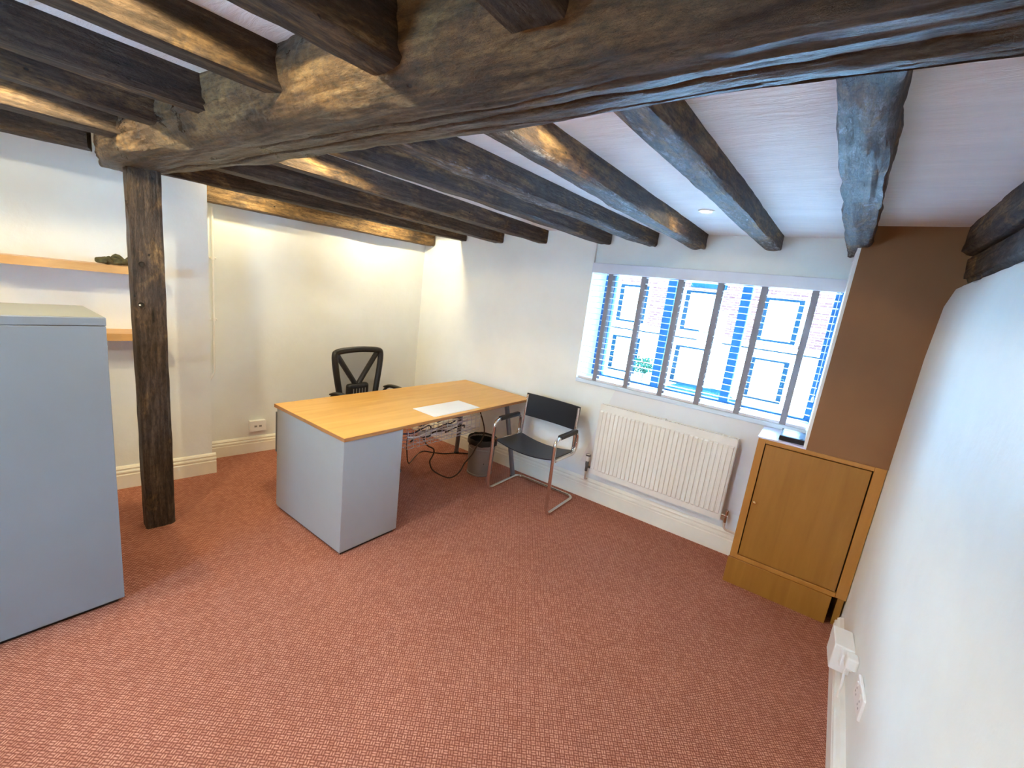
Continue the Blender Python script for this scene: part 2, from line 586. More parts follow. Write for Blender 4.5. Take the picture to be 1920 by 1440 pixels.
# thin infill board below the window, its left edge slanting
mb = MB()
mb.add([(2.30, -.004, .975), (3.36, -.004, .975), (3.36, -.004, .30), (2.10, -.004, .30),
        (2.30, .002, .975), (3.36, .002, .975), (3.36, .002, .30), (2.10, .002, .30)],
       [(0, 1, 2, 3), (4, 7, 6, 5), (0, 3, 7, 4), (0, 4, 5, 1), (1, 5, 6, 2), (2, 6, 7, 3)])
struct(mb.build('trim_3', 'infill_paint'), 'pale infill board under the window sill')

def fw_box(mb, t0, t1, n0, n1, z0, z1):
    vs = [FW(t, n, z) for z in (z0, z1) for n in (n0, n1) for t in (t0, t1)]
    mb.add(vs, [(0, 2, 3, 1), (4, 5, 7, 6), (0, 1, 5, 4), (2, 6, 7, 3), (0, 4, 6, 2), (1, 3, 7, 5)])
TS = -1.945
mb = MB(); fw_box(mb, -2.2, .30, -.25, 0, 0, CEIL)
struct(mb.build('wall_far', 'wall_paint'), 'cream white far wall behind the desk')
mb = MB(); fw_box(mb, -5.3, TS, -.25, .29, 0, CEIL)
struct(mb.build('wall_left', 'wall_paint'), 'white wall section that juts out behind the oak post')
BW = (1.55, 2.15, 1.05, 1.80)      # unseen window added behind the camera to let in fill daylight
mb = MB()
mb.box(-1.35, BW[0], YB - .12, YB, 0, CEIL); mb.box(BW[1], 4.4, YB - .12, YB, 0, CEIL)
mb.box(BW[0], BW[1], YB - .12, YB, 0, BW[2]); mb.box(BW[0], BW[1], YB - .12, YB, BW[3], CEIL)
struct(mb.build('wall_back', 'wall_paint'))
w2 = bpy.data.objects.new('window_fill', None); COL.objects.link(w2); struct(w2, 'added window in the unseen back wall for fill daylight')
mb = MB()
for a in (BW[0], (BW[0] + BW[1]) / 2 - .03, BW[1] - .06): mb.box(a, a + .06, YB - .10, YB - .04, BW[2], BW[3])
for a in (BW[2], BW[3] - .06): mb.box(BW[0] + .06, BW[1] - .06, YB - .10, YB - .04, a, a + .06)
mb.build('frame', 'gloss_white', w2)
mb = MB(); mb.box(BW[0] + .06, BW[1] - .06, YB - .072, YB - .068, BW[2] + .06, BW[3] - .06); mb.build('pane', 'window_glass', w2)

# right wall, slightly slanted, ragged head below the wall plates
def RX(y): return 3.955 - .0277 * (-y - .356)
mb = MB()
ys = [-.356 + .33 - k * .06 for k in range(83)]
front, top = [], []
for i, y in enumerate(ys):
    wob = .014 * noise.noise((y * 3.1, 2, 0)) + .008 * noise.noise((y * 11, 5, 0))
    e = .012 * noise.noise((y * 2.0, 7.7, 1))
    hz = 1.905 + wob
    front.append([V((RX(y), y, 0)), V((RX(y) + e * .2, y, .9)), V((RX(y) + e * .4, y, 1.55)), V((RX(y) + .008 + e, y, 1.80)),
                  V((RX(y) + .03 + e, y, hz - .02)), V((RX(y) + .06, y, hz)), V((RX(y) + .3, y, hz)), V((RX(y) + .3, y, 0))])
n = len(front[0])
vs = [p for row in front for p in row]
fs = [(i * n + k, i * n + (k + 1) % n, (i + 1) * n + (k + 1) % n, (i + 1) * n + k) for i in range(len(front) - 1) for k in range(n)]
mb.add(vs, fs, True)
mb.add(front[0], [tuple(range(n))]); mb.add(front[-1], [tuple(range(n))])
struct(mb.build('wall_right', 'wall_paint'), 'bluish white wall close on the right')

# skirting boards
SK = [(0, 0), (.022, 0), (.022, .095), (.018, .10), (.018, .108), (.022, .112), (.020, .122), (.014, .128), (.014, .136), (.017, .14), (.010, .152), (0, .158)]
def skirting(name, a, b, side, h=1.0):
    mb = MB()
    mb.extr([(p, q * h) for p, q in SK], a, b, side=side)
    return struct(mb.build(name, 'skirting_paint'), 'moulded cream skirting board')
skirting('baseboard_far', FW(TS, 0, 0), FW(.0, 0, 0), FN, .9)
skirting('baseboard_left', FW(-5.0, .29, 0), FW(TS + .022, .29, 0), FN, 1.0)
skirting('baseboard_window', (.02, 0, 0), (3.357, 0, 0), V((0, -1, 0)), 1.12)
SKR = [(p * 1.6, q * .8) for p, q in SK]
mb = MB(); mb.extr(SKR, (RX(-.45), -.45, 0), (RX(YB), YB, 0), side=V((-1, 0, 0)))
struct(mb.build('baseboard_right', 'gloss_white'), 'white skirting along the right wall')

# ------------------------------------------------------------------ oak frame
def fbm(p, o=4):
    a, s = 0, 1
    for _ in range(o):
        a += s * noise.noise(p); p = p * 2.03; s *= .5
    return a

def hewn(L, w, h, nl, seed, amp=.006, wane=.006, npx=7, taper=None, bow=0):
    """hewn timber along local +X from 0..L; y in +-w/2, z from 0 (underside) to h"""
    ring = []
    pw, ph = npx, max(4, int(npx * h / w))
    for k in range(pw): ring.append((-w / 2 + w * k / pw, 0))
    for k in range(ph): ring.append((w / 2, h * k / ph))
    for k in range(pw): ring.append((w / 2 - w * k / pw, h))
    for k in range(ph): ring.append((-w / 2, h - h * k / ph))
    n = len(ring)
    o = V((seed * 3.7, seed * 1.3, seed * 7.1))
    mb = MB(); vs = []
    for i in range(nl + 1):
        x = L * i / nl
        for (y, z) in ring:
            ny, nz = 0, 0
            cy, cz = abs(abs(y) - w / 2) , min(z, h - z)
            wl = wane * (.6 + .9 * noise.noise(V((x * 1.7, 3 if y > 0 else 8, 0)) + o))
            e = max(0, wl - cy) * max(0, wl - cz) / max(wl, 1e-5) if wl > 0 else 0
            yy = y - math.copysign(e, y)
            zz = z + (e if z < h / 2 else -e)
            q = V((x * 3.0, y * 9, z * 9)) + o
            dd = amp * fbm(q, 4) + amp * .55 * noise.noise(V((x * 1.2, y * 60, z * 60)) + o)
            side = abs(y) >= w / 2 - 1e-6
            if side: yy += math.copysign(dd, y)
            if z <= 1e-6: zz -= dd
            zz += bow * math.sin(PI * x / L)
            yy += .008 * noise.noise(V((x * .8, 0, 0)) + o)
            vs.append((x, yy, zz))
    fs = [(i * n + k, i * n + (k + 1) % n, (i + 1) * n + (k + 1) % n, (i + 1) * n + k) for i in range(nl) for k in range(n)]
    mb.add(vs, fs, True)
    mb.add(vs[:n], [tuple(range(n))[::-1]]); mb.add(vs[-n:], [tuple(range(n))])
    return mb

def place_x(o, a, b):
    """put local X along a->b (horizontal)"""
    a, b = V(a), V(b)
    dv = b - a
    o.location = a
    o.rotation_euler = (0, -math.atan2(dv.z, math.hypot(dv.x, dv.y)), math.atan2(dv.y, dv.x))

def joist(a, b, w, z, label, mat, seed, group, h=None, amp=.006):
    L = math.hypot(b[0] - a[0], b[1] - a[1])
    o = hewn(L, w, (h or CEIL + .02 - z), int(L * 45), seed, amp).build('ceiling_joist', mat)
    place_x(o, (a[0], a[1], z), (b[0], b[1], z))
    tag(o, label, 'joist', group)
    return o

YJ = -2.36
G1 = 'oak joists between the big beam and the window wall'
for k, (x0, x1, w, z, mat, lab) in enumerate([
    (.20, .53, .085, 2.045, 'joist_oak', 'dark oak ceiling joist second from the far wall'),
    (.87, .96, .115, 2.045, 'joist_oak', 'dark oak ceiling joist third from the far wall'),
    (1.325, 1.435, .10, 2.058, 'joist_oak', 'oak ceiling joist fourth from the far wall, golden at its beam end'),
    (1.79, 2.015, .095, 2.072, 'joist_oak', 'oak ceiling joist fifth from the far wall, ending by the window corner'),
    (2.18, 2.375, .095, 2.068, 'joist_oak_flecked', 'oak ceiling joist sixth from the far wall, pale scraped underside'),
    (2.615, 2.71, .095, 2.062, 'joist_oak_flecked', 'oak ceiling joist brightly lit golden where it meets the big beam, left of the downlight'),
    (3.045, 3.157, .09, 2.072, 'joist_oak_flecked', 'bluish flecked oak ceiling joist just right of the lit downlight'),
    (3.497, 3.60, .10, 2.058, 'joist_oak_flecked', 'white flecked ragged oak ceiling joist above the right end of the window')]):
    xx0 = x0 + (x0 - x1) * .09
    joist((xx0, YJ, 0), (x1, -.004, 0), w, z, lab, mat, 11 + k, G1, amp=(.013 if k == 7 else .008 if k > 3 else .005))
# the joist against the far wall
a, b = FW(-1.93, .075, 0), FW(-.02, .075, 0)
joist((a.x, a.y), (b.x + .02, -.004), .12, 1.985, 'oak joist lying along the top of the far wall, golden near the corner', 'plate_oak', 31, G1)

G2 = 'oak joists on the near side of the big beam'
for k, (x0, x1, w, z, lab) in enumerate([
    (.28, .0, .11, 2.07, 'dark near side oak joist running along the left wall'),
    (.86, .80, .13, 2.066, 'near side oak joist with a yellow lit flank, second from the left wall'),
    (1.325, 1.36, .085, 2.066, 'dark near side oak joist third from the left wall'),
    (1.735, 1.68, .085, 2.066, 'broad dark near side oak joist fourth from the left wall'),
    (2.19, 2.12, .085, 2.062, 'near side oak joist with a bright golden flank, fifth from the left wall'),
    (2.645, 2.60, .10, 2.045, 'dark near side oak joist just right of the white ceiling strip'),
    (3.035, 3.02, .11, 2.045, 'near side oak joist whose end just shows at the top edge above the big beam')]):
    joist((x0, -2.60, 0), (x1 - (x0 - x1) * 2, YB + .01, 0), w, z, lab, 'joist_oak', 51 + k, G2)

# the big beam
def main_beam():
    xs0, xs1, nl = -.06, 3.90, 520
    o = V((4.2, 9.1, 1.7))
    def lerp(x, T):
        for (a, va), (b, vb) in zip(T, T[1:]):
            if x <= b: return va + (vb - va) * max(0, min(1, (x - a) / (b - a)))
        return T[-1][1]
    near = [(-.1, -2.50), (.10, -2.53), (.62, -2.65), (1.26, -2.64), (2.2, -2.628), (2.6, -2.625), (2.9, -2.62), (3.26, -2.60), (3.9, -2.60)]
    arr = [(-.1, -2.49), (.10, -2.51), (.62, -2.62), (1.0, -2.605), (1.15, -2.56), (1.6, -2.545), (2.1, -2.565), (2.5, -2.548), (2.8, -2.52), (3.2, -2.51), (3.4, -2.53), (3.9, -2.53)]
    far = [(-.1, -2.40), (.25, -2.375), (.8, -2.335), (4, -2.335)]
    NB, NF, NK = 34, 26, 14
    TOP = CEIL + .03
    vs = []; n = None
    for i in range(nl + 1):
        x = xs0 + (xs1 - xs0) * i / nl
        yn = lerp(x, near) + .012 * noise.noise(V((x * 2.3, 0, 0)) + o)
        yf = lerp(x, far) + .010 * noise.noise(V((x * 3.1, 4, 0)) + o) + .005 * noise.noise(V((x * 9, 4, 0)) + o)
        ya = lerp(x, arr) + .010 * noise.noise(V((x * 3.7, 2, 5)) + o) + .006 * noise.noise(V((x * 11, 2, 5)) + o)
        z0 = 2.0 + .008 * noise.noise(V((x * 1.3, 8, 0)) + o) + max(0, .35 - x) * .10
        ring = []
        ch = .006 + .006 * noise.noise(V((x * 1.9, 12, 0)) + o)      # worn near arris
        for k in range(NB + 1):
            t = k / NB
            y = yf + (ya - yf) * t
            # waney rise toward the near arris
            fw_ = .12 + .2 * max(0, min(1, (x - 2.5) / .7))
            z = z0 + ch * max(0, (t - .85) / .15) ** 2 + fw_ * .06 * max(0, (fw_ - t) / fw_) ** 1.6
            q = V((x * 3.2, y * 12, 0)) + o
            dd = .008 * fbm(q, 5) + .005 * noise.noise(V((x * 1.6, y * 70, 3)) + o)
            # long drying shakes
            for (yc, wv, dep, xa, xb) in ((-2.415, .006, .016, .7, 3.9), (-2.475, .005, .012, 1.7, 3.3), (-2.39, .004, .010, 2.6, 3.9), (-2.54, .005, .010, .5, 1.6)):
                if xa < x < xb:
                    yc2 = yc + .03 * noise.noise(V((x * .9, yc * 40, 1))) + .006 * noise.noise(V((x * 7, yc * 40, 2)))
                    g = max(0, 1 - abs(y - yc2) / (wv * 1.5))
                    dd -= dep * g * min(1, (x - xa) * 4, (xb - x) * 4)
            ring.append((x, y, z - dd))
        zl = z0 + ch
        for k in range(1, NF + 1):
            t = k / NF
            z = zl + (TOP - zl) * t
            y = ya + (yn - ya) * min(1, (z - zl) / .075) ** .8
            q = V((x * 4.2, 5, z * 13)) + o
            dd = .012 * fbm(q, 5) + .004 * noise.noise(V((x * 2, 7, z * 60)) + o) + .004 * noise.noise(V((x * 45, 3, z * 60)) + o)
            zc = 2.075 + .035 * noise.noise(V((x * .8, 33, 0)))
            g = max(0, 1 - abs(z - zc) / .008)
            if x < 1.9: dd -= .014 * g
            ring.append((x, y - dd, z))
        for k in range(1, NK): ring.append((x, yn + (yf - yn) * k / NK, TOP))
        for k in range(NK):
            z = TOP + (z0 - TOP) * k / NK
            ring.append((x, yf + .006 * fbm(V((x * 4, 9, z * 11)) + o, 3), z))
        n = len(ring)
        vs += ring
    mb = MB()
    fs = [(i * n + k, i * n + (k + 1) % n, (i + 1) * n + (k + 1) % n, (i + 1) * n + k) for i in range(nl) for k in range(n)]
    mb.add(vs, fs, True)
    mb.add(vs[:n], [tuple(range(n))[::-1]]); mb.add(vs[-n:], [tuple(range(n))])
    return mb.build('main_beam', 'beam_oak')
bo = main_beam()
tag(bo, 'massive weathered oak beam crossing the whole ceiling on top of the post', 'beam')

# post
post = thing('oak_post', 'dark square oak post standing on the carpet under the big beam', 'post', (.522, -2.455, 0), -.10)
pm = hewn(2.02, .137, .112, 110, 77, .004, .010, 8)
po = pm.build('shaft', 'post_oak', post)
po.rotation_euler = (0, -PI / 2, 0)          # local X up, underside (z=0) faces +x
po.location = (.056, 0, .0)
for (y, z) in ((-.030, 1.527), (-.040, 1.315)):
    mb = MB(); mb.lathe([(.0, .0), (.0095, .0), (.0115, .003), (.0130, .0032), (.0135, -.004)], seg=18, axis='x')
    o = mb.build('peg_hole', 'dark_void', post); o.location = (.0595, y, z)
mb = MB(); mb.lathe([(.0, .004), (.004, .003), (.005, 0)], seg=10, axis='x')
o = mb.build('white_bead', 'white_plastic', post); o.location = (.060, -.046, 1.314)  # small white bead at the lower peg hole
mb = MB(); mb.add([(.05, -.064, 1.83), (.05, -.082, 1.835), (.045, -.064, 1.73), (.02, -.064, 1.83), (.02, -.078, 1.83), (.02, -.064, 1.75)],
                  [(0, 1, 2), (3, 5, 4), (0, 3, 4, 1), (1, 4, 5, 2), (2, 5, 3, 0)])
mb.build('splinter', 'post_oak', post)

# wall plates over the right wall
for (zz, xo, hh, seed, lab) in ((1.915, .035, .125, 91, 'lower dark oak wall plate on top of the right wall'), (2.036, .0, .15, 92, 'upper dark oak wall plate under the ceiling along the right wall')):
    o = hewn(4.3, .16, hh, 190, seed, .010, .02, 9).build('wall_plate', 'joist_oak')
    ya, yb = -.362, -.362 - 4.3
    place_x(o, (RX(ya) + .09 + xo, ya, zz), (RX(yb) + .09 + xo, yb, zz))
    tag(o, lab, 'timber', 'oak wall plates')

# ------------------------------------------------------------------ boxing right of the window
mb = MB(); mb.box(3.593, 4.12, -.356, -.338, .957, CEIL); mb.box(4.1, 4.12, -.34, .0, 0.0, CEIL)
struct(mb.build('trim_1', 'brown_panel_paint'), 'tall brown boarded panel right of the window')
mb = MB(); mb.box(3.578, 3.596, -.355, .0, .957, 2.06)
struct(mb.build('trim_2', 'gloss_white'), 'narrow white side board of the brown panel')

# ------------------------------------------------------------------ window
win = bpy.data.objects.new('window_1', None); COL.objects.link(win); win.location = (2.78, .2, .985); struct(win, 'three light window with blue shade in the frame colour')
def wpart(mb, name, mat, parent=win):
    o = mb.build(name, mat, parent); o.matrix_parent_inverse = win.matrix_basis.inverted() if parent is win else Matrix(); return o
bpy.context.view_layer.update()
FY0, FY1 = .285, .35
mb = MB()
mb.box(1.94, 2.03, FY0, FY1, 1.0, 1.94); mb.box(3.545, 3.62, FY0, FY1, 1.0, 1.94)
mb.box(2.03, 3.545, FY0, FY1, 1.0, 1.018); mb.box(2.03, 3.545, FY0, FY1, 1.885, 1.94)
wpart(mb, 'frame', 'frame_shade_blue')
for (xa, xb) in ((2.470, 2.535), (3.000, 3.062)):
    mb = MB(); mb.bbox(xa, xb, FY0 - .012, FY1 + .01, 1.015, 1.89, .006); wpart(mb, 'mullion', 'frame_shade_blue')
for (xa, xb) in ((2.03, 2.470), (2.535, 3.000), (3.062, 3.545)):
    mb = MB(); mb.box(xa, xb, .312, .316, 1.018, 1.885); wpart(mb, 'pane', 'window_glass')
mb = MB(); mb.bbox(1.94, 3.60, -.012, .45, .965, .998, .006); wpart(mb, 'sill', 'sill_pale')

# venetian blind
bl = thing('venetian_blind', 'white slatted venetian blind with grey tapes in the window', 'blind', (2.77, 0, .99))
def bpart(mb, name, mat, loc=None, parent=bl):
    o = mb.build(name, mat, parent)
    o.location = V(loc if loc else (0, 0, 0)) - (bl.location if parent is bl else V())
    return o
BX0, BX1 = 1.957, 3.572
mb = MB(); mb.bbox(1.947, 3.578, -.030, -.014, 1.852, 1.928, .003); bpart(mb, 'valance', 'blind_white')
mb = MB(); mb.box(BX0, BX1, -.012, .040, 1.875, 1.925); bpart(mb, 'head_rail', 'blind_white')
mb = MB(); mb.bbox(BX0, BX1, -.012, .040, 1.000, 1.018, .003); bpart(mb, 'bottom_rail', 'blind_white')
NS = 19
slat = None
for i in range(NS):
    z = 1.845 - i * (1.845 - 1.045) / (NS - 1)
    if slat is None:
        mb = MB()
        a = math.radians(3)
        prof = []
        for k in range(5):
            p = -.023 + .046 * k / 4
            prof.append((p * math.cos(a), -p * math.sin(a) + .0012 * (1 - (p / .023) ** 2)))
        top = [(p, q + .0030) for p, q in prof][::-1]
        mb.extr(prof + top, (BX0, 0, 0), (BX1, 0, 0), side=V((0, 1, 0)))
        slat = mb.build('slat', 'slat_white', bl)
        so = slat
    else:
        so = link('slat', slat.data, bl)
    so.location = V((0, .012, z)) - bl.location
for x in (2.108, 2.371, 2.640, 2.904, 3.167, 3.442):
    mb = MB(); mb.box(x - .018, x + .018, -.0135, -.0125, 1.002, 1.86); bpart(mb, 'tape', 'tape_grey')
    mb = MB(); mb.box(x - .018, x + .018, .0375, .0385, 1.01, 1.88); bpart(mb, 'tape', 'tape_grey')
mb = MB(); mb.tube([(3.56, -.028, 1.86), (3.562, -.03, 1.5), (3.565, -.03, 1.22)], .0022, 6); mb.lathe([(0, 1.22), (.007, 1.215), (.008, 1.19), (0, 1.185)], c=(3.565, -.03, 0), seg=10)
bpart(mb, 'pull_cord', 'blind_white')

# ------------------------------------------------------------------ radiator
ra = thing('radiator', 'white fluted panel radiator under the window', 'radiator', (2.733, -.07, 0))
def rp_(mb, name, mat, parent=ra):
    o = mb.build(name, mat, parent); o.location = -ra.location if parent is ra else V(); return o
X0, X1, Z0, Z1 = 2.238, 3.229, .264, .843
mb = MB()
NFL = 30
pitch = (X1 - X0 - .012) / NFL
prof = [(X0, -.098)]
for k in range(NFL):
    a = X0 + .006 + k * pitch
    prof += [(a, -.098), (a + .003, -.109), (a + pitch - .010, -.109), (a + pitch - .006, -.098)]
prof += [(X1, -.098)]
zs = [(.302, 0), (.312, 1), (.788, 1), (.798, 0)]
vs = []
for z, on in zs:
    for x, y in prof: vs.append((x, y if on else -.098, z))
n = len(prof)
mb.add(vs, [(j * n + i, j * n + i + 1, (j + 1) * n + i + 1, (j + 1) * n + i) for j in range(3) for i in range(n - 1)])
mb.box(X0, X1, -.098, -.086, .262, .304); mb.box(X0, X1, -.098, -.086, .796, .843); mb.box(X0, X1, -.0975, -.086, .30, .80)
rp_(mb, 'front_panel', 'radiator_white')
mb = MB(); mb.bbox(X0, X1, -.055, -.043, .27, .835, .003); rp_(mb, 'back_panel', 'radiator_white')
mb = MB(); mb.box(X0 + .004, X1 - .004, -.098, -.094, .8431, .850); mb.box(X0 + .004, X1 - .004, -.048, -.044, .8431, .850)
for k in range(46):
    x = X0 + .012 + k * (X1 - X0 - .03) / 45
    mb.box(x, x + .008, -.094, -.048, .842, .846)
mb.bbox(2.72, 2.74, -.099, -.043, .846, .856, .002)
rp_(mb, 'top_grille', 'radiator_white')
for x in (X0 - .002, X1 - .002):
    mb = MB(); mb.box(x, x + .004, -.098, -.043, .275, .845); rp_(mb, 'side_panel', 'radiator_white')
for x in (2.42, 3.05):
    mb = MB(); mb.box(x, x + .03, -.044, -.004, .30, .78); rp_(mb, 'bracket', 'radiator_white')
# valves and pipes
mb = MB(); mb.lathe([(0, .405), (.019, .402), (.020, .395), (.020, .39)], c=(2.192, -.072, 0), seg=18)
mb.lathe([(.015, .39), (.016, .36), (.013, .345), (0, .345)], c=(2.192, -.072, 0), seg=18)
tv = rp_(mb, 'thermostatic_valve', 'white_plastic')
mb = MB(); mb.build('band', 'valve_dark', tv) if mb.lathe([(.0205, .404), (.0212, .398), (.0205, .392)], c=(2.192, -.072, 0), seg=18) else None
mb = MB()
mb.lathe([(.014, .346), (.015, .325), (.011, .30), (.011, .26)], c=(2.192, -.072, 0), seg=14)
mb.tube([(2.192, -.072, .30), (2.24, -.072, .30)], .010, 10)
mb.build('valve_body', 'valve_dark', tv)
mb = MB(); mb.tube(rounded([(2.192, -.072, .27), (2.192, -.072, .185), (2.192, -.03, .178)], .03), .0075, 10); rp_(mb, 'pipe', 'copper_painted')
mb = MB(); mb.lathe([(0, .345), (.010, .343), (.012, .33), (.012, .305), (.009, .30), (.009, .25), (0, .25)], c=(3.262, -.072, 0), seg=14)
mb.tube([(3.225, -.072, .30), (3.272, -.072, .30)], .011, 10)
rp_(mb, 'lockshield_valve', 'chrome')
mb = MB(); mb.tube(rounded([(3.262, -.072, .26), (3.262, -.072, .20), (3.354, -.072, .195)], .03), .0075, 10); rp_(mb, 'pipe', 'copper_painted')

# ------------------------------------------------------------------ corner cupboard
cu = thing('corner_cupboard', 'low golden brown wooden cupboard with one door in the corner', 'cupboard', (3.65, -.18, 0))
def cp(mb, name, mat, parent=cu):
    o = mb.build(name, mat, parent); o.location = -cu.location if parent is cu else V(); return o
CY = -.356
mb = MB()
mb.box(3.357, 3.375, CY + .02, -.0245, 0.0, .945)        # left side
mb.box(3.918, 3.948, CY + .02, -.0245, 0.0, .945)
mb.box(3.375, 3.918, -.05, -.0245, .18, .945)
mb.box(3.375, 3.918, CY + .02, -.05, .17, .188)
cp(mb, 'carcass', 'cupboard_oak')
mb = MB()
mb.bbox(3.355, 3.394, CY, CY + .02, .172, .956, .002); mb.bbox(3.902, 3.953, CY, CY + .02, .172, .956, .002)
mb.bbox(3.394, 3.902, CY, CY + .02, .932, .956, .002); mb.bbox(3.394, 3.902, CY - .003, CY + .02, .172, .199, .002)
cp(mb, 'face_frame', 'cupboard_frame_oak')
mb = MB(); mb.box(3.38, 3.91, CY + .021, CY + .024, .19, .94); cp(mb, 'interior_shade', 'dark_void')  # dark sheet standing in for the shade inside the door gaps
mb = MB(); mb.bbox(3.3995, 3.8955, CY + .001, CY + .019, .204, .9265, .0015); door = cp(mb, 'door', 'cupboard_oak')
mb = MB(); mb.lathe([(.004, 0), (.004, -.010), (.009, -.014), (.0105, -.020), (.007, -.026), (0, -.027)], c=(3.416, CY + .001, .565), seg=16, axis='y')
mb.build('knob', 'brass', door)
mb = MB(); mb.bbox(3.350, 3.888, CY - .012, CY + .008, 0, .171, .002); cp(mb, 'plinth', 'cupboard_oak')
mb = MB(); mb.box(3.350, 3.593, CY - .001, -.014, .9565, .966); cp(mb, 'top_panel', 'cupboard_top_sheen')

bx = thing('black_box', 'flat black box on top of the corner cupboard below the blind', 'box', (3.518, -.215, .966))
mb = MB(); mb.bbox(-.066, .066, -.105, .125, 0, .030, .004); mb.build('case', 'box_black', bx)
mb = MB(); mb.bbox(-.058, .058, -.09, .11, .030, .0315, .0006, 1); mb.build('lid', 'box_black', bx)

# ------------------------------------------------------------------ desk
dk = thing('desk', 'long beech topped desk on a grey pedestal and metal legs', 'desk', (1.542, -1.905, 0), -.0177)
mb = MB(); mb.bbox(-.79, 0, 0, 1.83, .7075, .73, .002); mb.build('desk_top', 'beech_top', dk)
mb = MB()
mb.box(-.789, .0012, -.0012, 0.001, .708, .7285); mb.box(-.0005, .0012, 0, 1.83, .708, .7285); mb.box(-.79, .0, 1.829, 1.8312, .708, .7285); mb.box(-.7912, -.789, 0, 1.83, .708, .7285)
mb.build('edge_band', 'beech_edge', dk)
mb = MB(); mb.bbox(-.755, -.008, .006, .416, .018, .706, .003)
pd = mb.build('pedestal', 'pedestal_grey', dk)
mb = MB(); mb.box(-.774, -.757, .012, .41, .38, .70); mb.build('drawer_front', 'pedestal_grey', pd)
mb = MB(); mb.box(-.774, -.757, .012, .41, .02, .372); mb.build('drawer_front', 'pedestal_grey', pd)
mb = MB(); mb.bbox(-.789, -.775, .008, .026, .40, .675, .003); mb.build('handle', 'leg_grey', pd)
mb = MB(); mb.box(-.74, -.022, .02, .40, 0, .018); mb.build('plinth', 'plinth_black', pd)
mb = MB(); mb.bbox(-.26, -.035, .705, 1.175, .7295, .733, .001); pt = mb.build('cable_port', 'white_plastic', dk)
mb = MB(); mb.bbox(-.235, -.05, .722, 1.158, .733, .7345, .0005, 1); mb.build('flap', 'white_plastic', pt)
# frame and legs
mb = MB(); mb.box(-.70, -.10, 1.60, 1.65, .665, .7075); mb.box(-.42, -.37, .42, 1.60, .665, .7075); mb.build('under_frame', 'leg_grey', dk)
for (xa, xb) in ((-.16, -.030), (-.66, -.735)):
    mb = MB(); mb.tube([(xa, 1.68, .705), (xb, 1.74, .02)], .021, 14); lg = mb.build('leg', 'leg_grey', dk)
    mb = MB(); mb.lathe([(0, 0), (.026, 0), (.026, .008), (.016, .020), (0, .021)], c=(xb + .0, 1.742, 0), seg=16); mb.build('foot', 'plinth_black', lg)
# wire cable tray
mb = MB()
tx0, tx1, ty0, ty1, tz0, tz1 = -.245, -.055, .50, 1.22, .535, .665
def wire(*p): mb.tube(p, .0024, 6)
for x in (tx1,):
    for z in (tz0, .565, .6, .635, tz1): wire((x, ty0, z), (x, ty1, z))
for z in (tz0, .60, tz1): wire((tx0, ty0, z), (tx0, ty1, z))
for x in (-.20, -.15, -.10): wire((x, ty0, tz0), (x, ty1, tz0))
for k in range(15):
    y = ty0 + (ty1 - ty0) * k / 14
    wire((tx0, y, tz1), (tx0, y, tz0), (tx1, y, tz0), (tx1, y, tz1 - .004))
for y in (ty0 + .12, ty1 - .12): wire((tx0, y, tz1), (tx0 + .02, y, .706)); wire((tx1, y, tz1), (tx1, y, .706))
mb.build('cable_tray', 'wire_metal', dk)

def cable(name, label, mat, pts, rad, n=8):
    mb = MB(); mb.tube(sm(pts, n), rad, 8)
    o = mb.build(name, mat); tag(o, label, 'cable'); return o
cable('power_cable', 'dark brown power cable looping from the desk tray across the carpet to the bin', 'cable_brown',
      [(1.335, -1.13, .545), (1.345, -1.08, .451), (1.36, -1.024, .411), (1.355, -1.006, .375), (1.35, -1.015, .341), (1.345, -1.03, .31), (1.34, -1.015, .265), (1.34, -.98, .215), (1.34, -.89, .15), (1.35, -.80, .106), (1.36, -.733, .113), (1.365, -.684, .146), (1.37, -.646, .202), (1.375, -.582, .25), (1.38, -.522, .326), (1.38, -.465, .368), (1.365, -.425, .44), (1.36, -.46, .54), (1.36, -.497, .605), (1.35, -.52, .704)], .0055)
cable('mains_cable', 'thin dark cable lying on the carpet under the desk by the far wall', 'cable_black',
      [(1.33, -1.24, .545), (1.20, -1.14, .44), (.95, -.88, .12), (.68, -.55, .006), (.62, -.40, .006), (.70, -.345, .006), (.79, -.275, .006), (.85, -.17, .006), (.93, -.09, .006), (1.05, -.06, .006)], .0045)
for i, (mat, lab, seed) in enumerate((('cable_blue', 'dark blue cable tangled in the wire tray', 1), ('cable_black', 'black cable heaped in the wire tray', 2), ('white_plastic', 'white cable coiled in the wire tray', 3), ('cable_blue', 'blue data cable hanging along the back of the wire tray', 4))):
    rr = random.Random(seed)
    pts = [((1.312, 1.422, 1.442, 1.334)[i] + rr.uniform(-.008, .008), -1.36 + .62 * k / 9 + rr.uniform(-.05, .05), (.555, .552, .585, .60)[i] + rr.uniform(-.006, .03)) for k in range(10)]
    cable('tray_cable', lab, mat, pts, .0055 if i < 3 else .0045, 6)
ps = thing('power_strip', 'white multi socket strip lying in the wire tray under the desk', 'power strip', (1.382, -1.02, .5405), -.0177)
mb = MB(); mb.bbox(-.026, .026, -.17, .17, 0, .036, .006); mb.build('case', 'white_plastic', ps)
for k in range(4):
    mb = MB(); mb.bbox(-.02, .02, -.14 + k * .075, -.10 + k * .075, .036, .039 , .001, 1); mb.build('outlet', 'socket_grey', ps)

